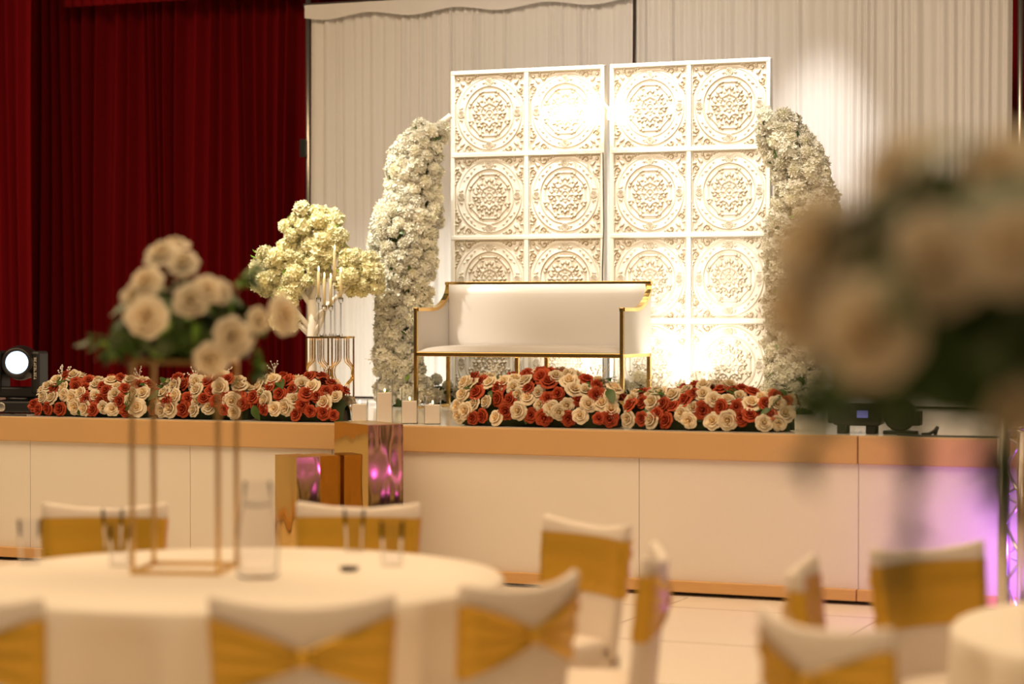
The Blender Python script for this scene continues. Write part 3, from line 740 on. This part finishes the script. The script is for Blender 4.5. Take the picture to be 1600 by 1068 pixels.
tag(MB().tube([(mx_ + .15, YS + .10, SZ + .006), (mx_ + .3, YS + .06, SZ + .006), (mx_ + .1, YS + .045, SZ + .006), (mx_ - .4, YS + .06, SZ + .006)], .006, 6).build('power_cable', 'black'), 'black cable on the stage edge before the moving head light', 'cable')

# devices on the stage edge at the other end
Y = YS + .22; x = xat(1352, Y)
dv = thing('stage_flash_unit', 'low black effect light with a small lit display on the stage edge', 'stage light', (x, Y, SZ), math.radians(5))
MB().box((-.17, -.09, .045), (.10, .09, .165)).build('body', 'black', dv, bevel=.02)
MB().box((-.20, -.06, .055), (-.165, .06, .12)).build('end_knob', 'black2', dv, bevel=.01)
for x_ in (-.12, .04):
    for y_ in (-.06, .06): MB().box((x_ - .025, y_ - .012, 0), (x_ + .025, y_ + .012, .048)).build('foot', 'black', dv, bevel=.004)
MB().box((-.03, -.0925, .09), (.03, -.0895, .13)).build('display', 'lcd', dv)
x = xat(1408, Y)
dv = thing('stage_flood_light', 'black flood light with rounded housing beside the small lit display unit', 'stage light', (x, Y, SZ), 0)
MB().lathe([(.05, -.05), (.085, -.04), (.09, .04), (.07, .06), (.06, .062)], 18, Matrix.Translation((0, 0, .105)) @ Matrix.Rotation(PI / 2, 4, 'X')).build('housing', 'black', dv, smooth=True)
MB().box((-.09, -.05, 0), (.09, .05, .02)).build('base', 'black', dv, bevel=.004)
MB().box((.075, -.04, .05), (.115, .04, .13)).build('bracket', 'black2', dv, bevel=.006)
Y = YS + .07; x = xat(1458, Y)
dv = thing('clamp', 'small black hook clamp lying on the stage edge', 'clamp', (x, Y, SZ))
MB().tube([(-.06, 0, .012), (-.02, 0, .014), (.012, 0, .03), (.028, 0, .055)], [.008, .009, .011, .009], 7).build('jaw', 'black', dv, smooth=True)
MB().tube([(.014, 0, .006), (.02, 0, .03), (.028, 0, .052)], .009, 7).build('handle', 'black', dv, smooth=True)
tag(MB().tube([(xat(1400, Y), Y + .03, SZ + .006), (xat(1440, Y), Y - .03, SZ + .006), (xat(1500, Y), Y - .04, SZ + .006), (xat(1600, Y), Y, SZ + .006)], .006, 6).build('power_cable', 'black'), 'black cable along the stage edge under the hook clamp', 'cable')

# ================================================================ TRUSS + POLE
def truss(loc, rz, label, H=1.0):
    g_ = thing('truss_tower', label, 'truss', loc, rz, 'purple lit truss towers')
    MB().box((-.22, -.22, 0), (.22, .22, .035)).build('base_plate', 'black', g_, bevel=.004)
    w_ = .13
    for sx in (-1, 1):
        for sy in (-1, 1):
            MB().tube([(sx * w_, sy * w_, .03), (sx * w_, sy * w_, H)], .024, 10).build('chord', 'truss', g_, smooth=True)
    n = 6
    for f in range(4):
        R_ = Matrix.Rotation(f * PI / 2, 4, 'Z'); z0 = .06; dz = (H - .1) / n
        for k in range(n):
            s = 1 if k % 2 else -1
            MB().tube([R_ @ Vector((-w_ * s, -w_, z0 + k * dz)), R_ @ Vector((w_ * s, -w_, z0 + (k + 1) * dz))], .009, 6).build('brace', 'truss', g_, smooth=True)
        MB().tube([R_ @ Vector((-w_, -w_, H - .01)), R_ @ Vector((0, -w_, H + .01)), R_ @ Vector((w_, -w_, H - .01))], .012, 6).build('top_tie', 'truss', g_, smooth=True)
    lp = MB().lathe([(.06, .036), (.07, .05), (.07, .11), (.06, .12)], 14).build('lamp_housing', 'black', g_, smooth=True)
    MB().lathe([(.056, .1205), (.05, .125)], 14).build('lamp_lens', 'purple', lp)
    l = bpy.data.lights.new('truss_lamp_offscreen', 'POINT'); l.energy = 24 if H < 1.2 else 3; l.color = (.42, .06, 1); l.shadow_soft_size = .05
    o = bpy.data.objects.new('truss_lamp_offscreen', l); COL.objects.link(o); o.parent = g_; o.location = (0, 0, .30)
    return g_
p = at_d(1622, 950, 11.45); truss((p.x, p.y, 0), YAW + .1, 'purple lit aluminium truss tower at the stage front')
p = CAM + (Rt * 3.45 + Vector((Fw.x, Fw.y, 0)).normalized() * 10.2); truss((p.x, p.y, 0), .3, 'purple lit aluminium truss tower out in the hall, mirrored in the tall plinth', 1.6)
p = at_d(1567, 900, 9.3)
pl = thing('pole_stand', 'slim grey metal pole standing in front of the purple truss', 'stand', (p.x, p.y, 0))
MB().lathe([(.16, 0), (.16, .008), (.04, .014)], 24).build('foot_plate', 'steel', pl, smooth=True)
MB().lathe([(.022, .01), (.022, 1.3), (.016, 1.3), (.016, 1.36)], 14).build('pole', 'steel', pl, smooth=True)
MB().lathe([(.03, 1.27), (.03, 1.31)], 14).build('collar', 'black2', pl, smooth=True)

# ================================================================ TABLES
def cam_xy(lat, d):
    f = Vector((Fw.x, Fw.y, 0)).normalized(); return Rt * lat + f * d
def table(lat, d, R, label, seed, foldn=15):
    rd = random.Random(seed); c = cam_xy(lat, d)
    t = thing('banquet_table', 'round folding banquet table under the ' + label, 'table', c)
    MB().lathe([(R, .72), (R, .752)], 40).build('table_top', 'kick', t)
    for k in range(4):
        a = k * PI / 2 + .4; MB().tube([(R * .5 * math.cos(a), R * .5 * math.sin(a), 0), (R * .45 * math.cos(a), R * .45 * math.sin(a), .72)], .016, 8).build('leg', 'steel', t)
    rings = []; N = 180; ph = [rd.uniform(0, 6) for _ in range(3)]
    for (r, z, am) in ((R * .3, .7585, 0), (R * .8, .7588, 0), (R + .004, .7575, 0), (R + .014, .745, .0), (R + .008, .70, .012), (R + .006, .60, .022), (R + .004, .45, .026), (R + .004, .25, .030), (R + .006, .004, .034)):
        ring = []
        for j in range(N):
            th = 2 * PI * j / N; wv = math.sin(foldn * th + ph[0] + .6 * math.sin(3 * th + ph[1])) + .4 * math.sin(2 * foldn * th + ph[2])
            rr = r + am * wv; ring.append(Vector((rr * math.cos(th), rr * math.sin(th), z)))
        rings.append(ring)
    b = MB().loft(rings, True, False)
    o = b.build('tablecloth', 'cloth', None, c, smooth=True); tag(o, 'white floor-length ' + label, 'tablecloth')
    return c
TC = table(-.91, 7.26, .87, 'cloth of the round table with the gold flower stand', 51)
TR_ = table(2.055, 5.97, .855, 'cloth of the bare round table near the grey pole', 52)
TZT = .759

# ================================================================ CHAIRS
HC = .875
def chair_proto():
    t = thing('banquet_chair', 'chair', 'chair')
    def bw(z): return .205 + .03 * (z - .40) / .48
    def pt(s, z, off, back):
        y = .045 * s * s - .10 * (z - .45); x = s * bw(z)
        n = Vector((-.18 * s, 1, 0)).normalized() * (1 if not back else -1)
        return Vector((x, y, z)) + n * (.017 + off)
    def ring(zf, off, n=12):
        r = []
        for i in range(n + 1): s = -1 + 2 * i / n; r.append(pt(s, zf(s), off, False))
        r.append(pt(1, zf(1), off, False) * .5 + pt(1, zf(1), off, True) * .5 + Vector((.014 + off, 0, 0)))
        for i in range(n + 1): s = 1 - 2 * i / n; r.append(pt(s, zf(s), off, True))
        r.append(pt(-1, zf(-1), off, False) * .5 + pt(-1, zf(-1), off, True) * .5 + Vector((-.014 - off, 0, 0)))
        return r
    top = lambda s: HC - .028 * (1 - s * s)
    rings = []
    for k in range(11):
        t_ = k / 10; rings.append(ring(lambda s: .40 + (top(s) - .012 - .40) * t_, 0))
    rings.append(ring(lambda s: top(s) - .004, -.006)); rings.append(ring(lambda s: top(s), -.013))
    MB().loft(rings).build('back_cover', 'spandex', t, smooth=True)
    # sash: flat band in front, pinched to a knot behind
    n = 14; rows = 8; cols = []
    for i in range(2 * n + 4):
        if i <= n: s = -1 + 2 * i / n; back = False; side = 0
        elif i == n + 1: s = 1; side = 1
        elif i <= 2 * n + 2: s = 1 - 2 * (i - n - 2) / n; back = True; side = 0
        else: s = -1; side = -1
        zc, hh = .715, .10
        if back and not side: hh = .016 + .088 * abs(s) ** .9
        cols.append((s, back, side, zc, hh))
    vs = []; fs = []
    for r in range(rows + 1):
        v = -1 + 2 * r / rows
        for (s, back, side, zc, hh) in cols:
            z = zc + hh * v; off = .004 + (.007 * (1 + math.sin(v * 10 + s * 3)) if back else .0012 * (1 + math.sin(v * 7)))
            if side: p = pt(s, z, .004, False) * .5 + pt(s, z, .004, True) * .5 + Vector((side * .019, 0, 0))
            else: p = pt(s, z, off, back)
            vs.append(p)
    m = len(cols)
    for r in range(rows):
        for i in range(m): j = (i + 1) % m; fs.append((r * m + i, r * m + j, (r + 1) * m + j, (r + 1) * m + i))
    MB().add(vs, fs).build('sash', 'sash', t, smooth=True)
    kp = pt(0, .715, .010, True); MB().ball(kp, 1, 10, 6, (.028, .014, .024)).build('sash_knot', 'sash', t, smooth=True)
    # seat and skirt
    def sring(z, k, e=0):
        r = []
        for i in range(28):
            a = 2 * PI * i / 28; ca, sa = math.cos(a), math.sin(a); q = (abs(ca) ** 4 + abs(sa) ** 4) ** -.25
            r.append(Vector((.205 * k * q * ca, .215 + .200 * k * q * sa, z)))
        return r
    MB().loft([sring(.40, .97), sring(.41, 1.), sring(.445, 1.), sring(.462, .95), sring(.470, .80), sring(.472, .4)]).build('seat_cover', 'spandex', t, smooth=True)
    C4 = [(-.19, .02), (.19, .02), (.19, .40), (-.19, .40)]
    for k in range(4):
        (xa_, ya_), (xb_, yb_) = C4[k], C4[(k + 1) % 4]
        def fn(u, v):
            s = (u - .5) * 2; zl = .36 - .34 * abs(s) ** 3.2; z = .41 + (zl - .41) * v; inn = .03 * (1 - s * s) * v
            cx_, cy_ = (xa_ + xb_) / 2, (ya_ + yb_) / 2; p_ = Vector((xa_ + (xb_ - xa_) * u, ya_ + (yb_ - ya_) * u, z))
            return p_ + (Vector((0, .23, 0)) - Vector((cx_, cy_, 0))).normalized() * inn
        MB().grid(fn, 16, 5).build('skirt', 'spandex', t, smooth=True)
    for (x, y) in C4: MB().lathe([(.020, 0), (.017, .01), (.022, .41)], 10, Matrix.Translation((x * .98, y + (.005 if y < .2 else -.005), 0))).build('leg', 'spandex', t, smooth=True)
    return t
CH0 = chair_proto(); used = [False]
f2 = Vector((Fw.x, Fw.y, 0)).normalized()
def chair(px_, d, face, label, group):
    """face = (lateral, depth) direction the sitter looks, in the viewer's frame"""
    c = CH0 if not used[0] else copy_tree(CH0); used[0] = True
    lat = (px_ - 800) / FPX * d; p = cam_xy(lat, d); c.location = (p.x, p.y, 0)
    v = Rt * face[0] + f2 * face[1]; c.rotation_euler = (0, 0, math.atan2(v.y, v.x) - PI / 2)
    tag(c, label, 'chair', group); return c
GL = 'chairs around the table with the gold flower stand'; GR_ = 'chairs around the bare-looking table'
chair(472, 5.88, (-.10, 1), 'white-covered chair with gold bow sash, across the table from the mirror plinths', GL)
chair(814, 6.27, (-.74, .67), 'white-covered chair with gold bow sash, between the carafe\'s table and the bare round table', GL)
chair(-62, 5.9, (.32, .95), 'white-covered chair with gold bow sash on the flower stand\'s side, away from the other tables', GL)
chair(917, 8.0, (-.80, -.6), 'white-covered chair with flat gold sash front and bare white seat, nearest the stage kickboard', GL)
chair(1018, 7.0, (-1, .12), 'white-covered chair with gold sash next to the one showing its bare white seat', GL)
chair(163, 8.68, (-.02, -1), 'white-covered chair with flat gold sash between the gold flower stand and the stage boards', GL)
chair(560, 8.70, (-.12, -1), 'white-covered chair with flat gold sash below the gold mirror plinths', GL)
chair(1288, 5.47, (.80, .52), 'white-covered chair with gold bow sash at the bare round table, dipped top edge', GR_)
chair(1450, 7.15, (.55, -.85), 'white-covered chair with wide creased gold sash before the purple-lit boards', GR_)
chair(1258, 6.64, (.97, -.22), 'white-covered chair between the dipped-top chair and the stage kickboard, at the bare round table', GR_)

# ================================================================ TABLEWARE
def on_table(px_, d): lat = (px_ - 800) / FPX * d; p = cam_xy(lat, d); return Vector((p.x, p.y, TZT))
def glass(px_, d, h, r, label):
    g_ = MB().lathe([(r * .82, 0), (r, h), (r - .003, h), (r * .80 - .002, .012)], 20).build('tumbler', 'glass', None, on_table(px_, d), smooth=True)
    return tag(g_, label, 'glass', 'tumblers on the table')
glass(175, 8.02, .15, .040, 'clear tumbler before the chair behind the flower stand')
glass(45, 7.62, .15, .040, 'clear tumbler at the cloth\'s outer end, away from the flower stand')
glass(553, 8.0, .15, .040, 'clear tumbler before the chair below the mirror plinths')
glass(612, 7.55, .15, .042, 'clear tumbler beyond the small dark dish')
glass(186, 7.55, .14, .040, 'clear tumbler close behind the flower stand\'s corner')
cp = on_table(402, 7.22)
ca = thing('carafe', 'tall clear glass carafe beside the gold flower stand', 'carafe', cp)
MB().lathe([(.055, 0), (.068, .01), (.068, .16), (.05, .24), (.045, .31), (.042, .31), (.046, .24), (.063, .16), (.062, .022)], 28).build('body', 'glass', ca, smooth=True)
MB().lathe([(.0, .2305), (.030, .2305), (.040, .235), (.05, .2405), (.043, .2405), (.0, .2405)][1:], 20).build('neck_ring', 'glass', ca, smooth=True)
dp = on_table(545, 7.40)
tag(MB().lathe([(.018, 0), (.030, .006), (.034, .014), (.030, .014), (.018, .006)], 20).build('small_dish', 'dark_item', None, dp, smooth=True), 'small dark dish lying on the white cloth', 'dish')

# ================================================================ CENTREPIECES
def frame_stand(c, rz, W, D_, H, label, m='goldsoft'):
    g_ = thing('flower_stand', label, 'flower stand', c, rz)
    t = .0068
    for sx in (-1, 1):
        for sy in (-1, 1): MB().cbox((sx * W / 2, sy * D_ / 2, H / 2), (2 * t, 2 * t, H)).build('post', m, g_)
    for z in (t, H - t):
        for s in (-1, 1):
            MB().cbox((0, s * D_ / 2, z), (W - 2 * t, 2 * t, 2 * t)).build('crossbar', m, g_)
            MB().cbox((s * W / 2, 0, z), (2 * t, D_ - 2 * t, 2 * t)).build('crossbar', m, g_)
    MB().cbox((0, 0, H - t), (W - 2 * t, D_ - 2 * t, .006)).build('top_plate', m, g_)
    return g_
def bouquet(c, R, front, label, seed, sz, nb=26, nleaf=150, flat=.8, trail=(), dark=None):
    rd = random.Random(seed); g_ = thing('bouquet', label, 'bouquet', c)
    MB().ball((0, 0, R * flat * .55), R * .62, 14, 9, (1, 1, flat * .9)).build('moss_core', 'foam', g_, smooth=True)
    cc = Vector((0, 0, R * flat * .5)); toc = -f2
    for (x, y, dd, s) in front:
        p = at_d(x, y, dd) - Vector(c); N = (p - cc).normalized() + toc * .5
        place('ivory_rose', rd.choice(IR), g_, p, aim(N, rd.uniform(0, 6)), sz * s)
        MB().tube([cc + (p - cc) * .5, p - N.normalized() * .02 * sz], .003, 5).build('stem', 'leaf', g_)
    k = 0
    while k < nb:
        v = Vector((rd.gauss(0, 1), rd.gauss(0, 1), rd.gauss(.2, 1))).normalized()
        if v.dot(toc) > -.15: continue
        k += 1; p = cc + Vector((v.x * R * .85, v.y * R * .85, v.z * R * flat * .85))
        p.z = max(p.z, .07); place('ivory_rose', rd.choice(IR), g_, p, aim(v, rd.uniform(0, 6)), sz * rd.uniform(.9, 1.1))
    for _ in range(nleaf):
        v = Vector((rd.gauss(0, 1), rd.gauss(0, 1), rd.gauss(-.1, .9))).normalized(); q = rd.uniform(.6, .95)
        p = cc + Vector((v.x * R * q, v.y * R * q, v.z * R * flat * q))
        lf = place('leaf', LFB if rd.random() < .75 else LFL, g_, p, aim((v + Vector((rd.uniform(-.6, .6), rd.uniform(-.6, .6), rd.uniform(-.2, .7)))), rd.uniform(0, 6)), rd.uniform(.8, 1.25) * sz)
        if math.hypot(p.x, p.y) < R * .92: lift(lf)            # leaves over the stand's top lie on it, the outer ones droop past it
    if dark:
      for x_, y_, d_, rx, rz, nl in dark:
        q0 = at_d(x_, y_, d_) - Vector(c)
        MB().ball(q0, 1, 14, 9, (rx, rx * .8, rz)).build('foliage_core', 'foam', g_, smooth=True)
        for _ in range(nl):
            v = Vector((rd.gauss(0, 1), rd.gauss(-.3, 1), rd.gauss(-.1, .9))).normalized(); p = q0 + Vector((v.x * rx, v.y * rx * .8, v.z * rz))
            place('leaf', LFB if rd.random() < .85 else LFL, g_, p, aim(v + Vector((rd.uniform(-.5, .5), rd.uniform(-.5, .5), rd.uniform(-.3, .6))), rd.uniform(0, 6)), rd.uniform(.6, .9))
    for path, d in trail:
        ps = [at_d(x, y, d) - Vector(c) for x, y in path]
        MB().tube(ps, .0022, 5).build('trailing_stem', 'leaf', g_)
        for i in range(len(ps) - 1):
            for q in (.2, .5, .8):
                p = ps[i].lerp(ps[i + 1], q)
                for s in (-1, 1): place('leaf', LFB if rd.random() < .4 else LFL, g_, p, (rd.uniform(-2.4, -1.2), rd.uniform(-.5, .5), s * rd.uniform(.5, 1.6)), rd.uniform(.4, .65) * sz)
    return g_
# on the near round table
sc = on_table(289, 7.42); SH = .70
frame_stand(sc, YAW - .10, .285, .27, SH, 'tall thin gold frame stand on the white round table')
bc = sc + Vector((0, 0, SH))
D0 = 7.42
bouquet(bc, .25, [(252, 396, D0 - .08, 1.), (286, 410, D0 - .12, .95), (272, 384, D0 + .02, .9), (228, 440, D0 - .18, 1.05), (228, 494, D0 - .26, 1.15), (298, 468, D0 - .26, .95), (325, 452, D0 - .24, .8), (364, 526, D0 - .23, 1.1),
                  (328, 562, D0 - .24, 1.05), (444, 492, D0 - .10, 1.1), (405, 500, D0 - .15, .7), (345, 455, D0 - .2, .7), (210, 462, D0 - .18, .8)],
        'bouquet of cream roses and green leaves on the thin gold stand', 61, 1.12, 24, 170, .72,
        [([(215, 520), (180, 530), (135, 522)], D0 - .1), ([(370, 440), (395, 425), (400, 405)], D0 - .1), ([(400, 540), (410, 565), (400, 580)], D0 - .12), ([(205, 535), (175, 545), (160, 548)], D0 - .15)])
# the large bouquet close to the viewer, on a trumpet stand whose table is outside the picture
D1 = 2.75
b0 = at_d(1640, 610, D1); 
gt = table(2.15, 2.95, .85, 'cloth of the round table under the large bouquet', 53)
fs_ = thing('flower_stand', 'slender gold trumpet stand carrying the large bouquet', 'flower stand', (b0.x, b0.y, TZT))
HH = b0.z - TZT
MB().lathe([(.09, 0), (.09, .008), (.02, .02), (.012, .06), (.012, HH * .6), (.03, HH * .9), (.06, HH)], 20).build('trumpet', 'goldsoft', fs_, smooth=True)
MB().lathe([(.062, HH - .004), (.062, HH)], 20).build('rim', 'gold', fs_, smooth=True)
bouquet(b0, .30, [(1352, 520, D1 - .20, 1.3), (1462, 405, D1 - .22, 1.1), (1272, 388, D1 - .05, 1.35), (1395, 272, D1 - .05, 1.05), (1560, 272, D1 - .15, 1.05), (1585, 385, D1 - .25, 1.0), (1520, 305, D1 - .05, 1.1),
                  (1588, 640, D1 - .15, .9), (1248, 482, D1 - .02, 1.35)],
        'large bouquet of blush and cream roses with trailing leaf strands', 62, 1.0, 9, 90, .85, dark=[(1480, 562, D1 - .05, .13, .05, 120), (1450, 330, D1 - .02, .035, .04, 26), (1560, 480, D1 - .1, .06, .05, 50), (1345, 600, D1, .05, .03, 36), (1410, 400, D1 - .1, .05, .06, 50), (1320, 440, D1 - .02, .03, .04, 22), (1500, 350, D1 - .1, .04, .04, 30)], trail=
        [([(1300, 600), (1270, 670), (1265, 725)], D1 - .1), ([(1440, 640), (1425, 760), (1418, 830)], D1 - .1), ([(1415, 800), (1412, 870), (1408, 905)], D1 - .1), ([(1550, 650), (1545, 720), (1540, 745)], D1 - .15), ([(1420, 270), (1442, 235), (1445, 210)], D1 - .05),
         ([(1340, 560), (1260, 610), (1220, 600)], D1 - .1), ([(1570, 690), (1562, 740), (1553, 775)], D1 - .1)])
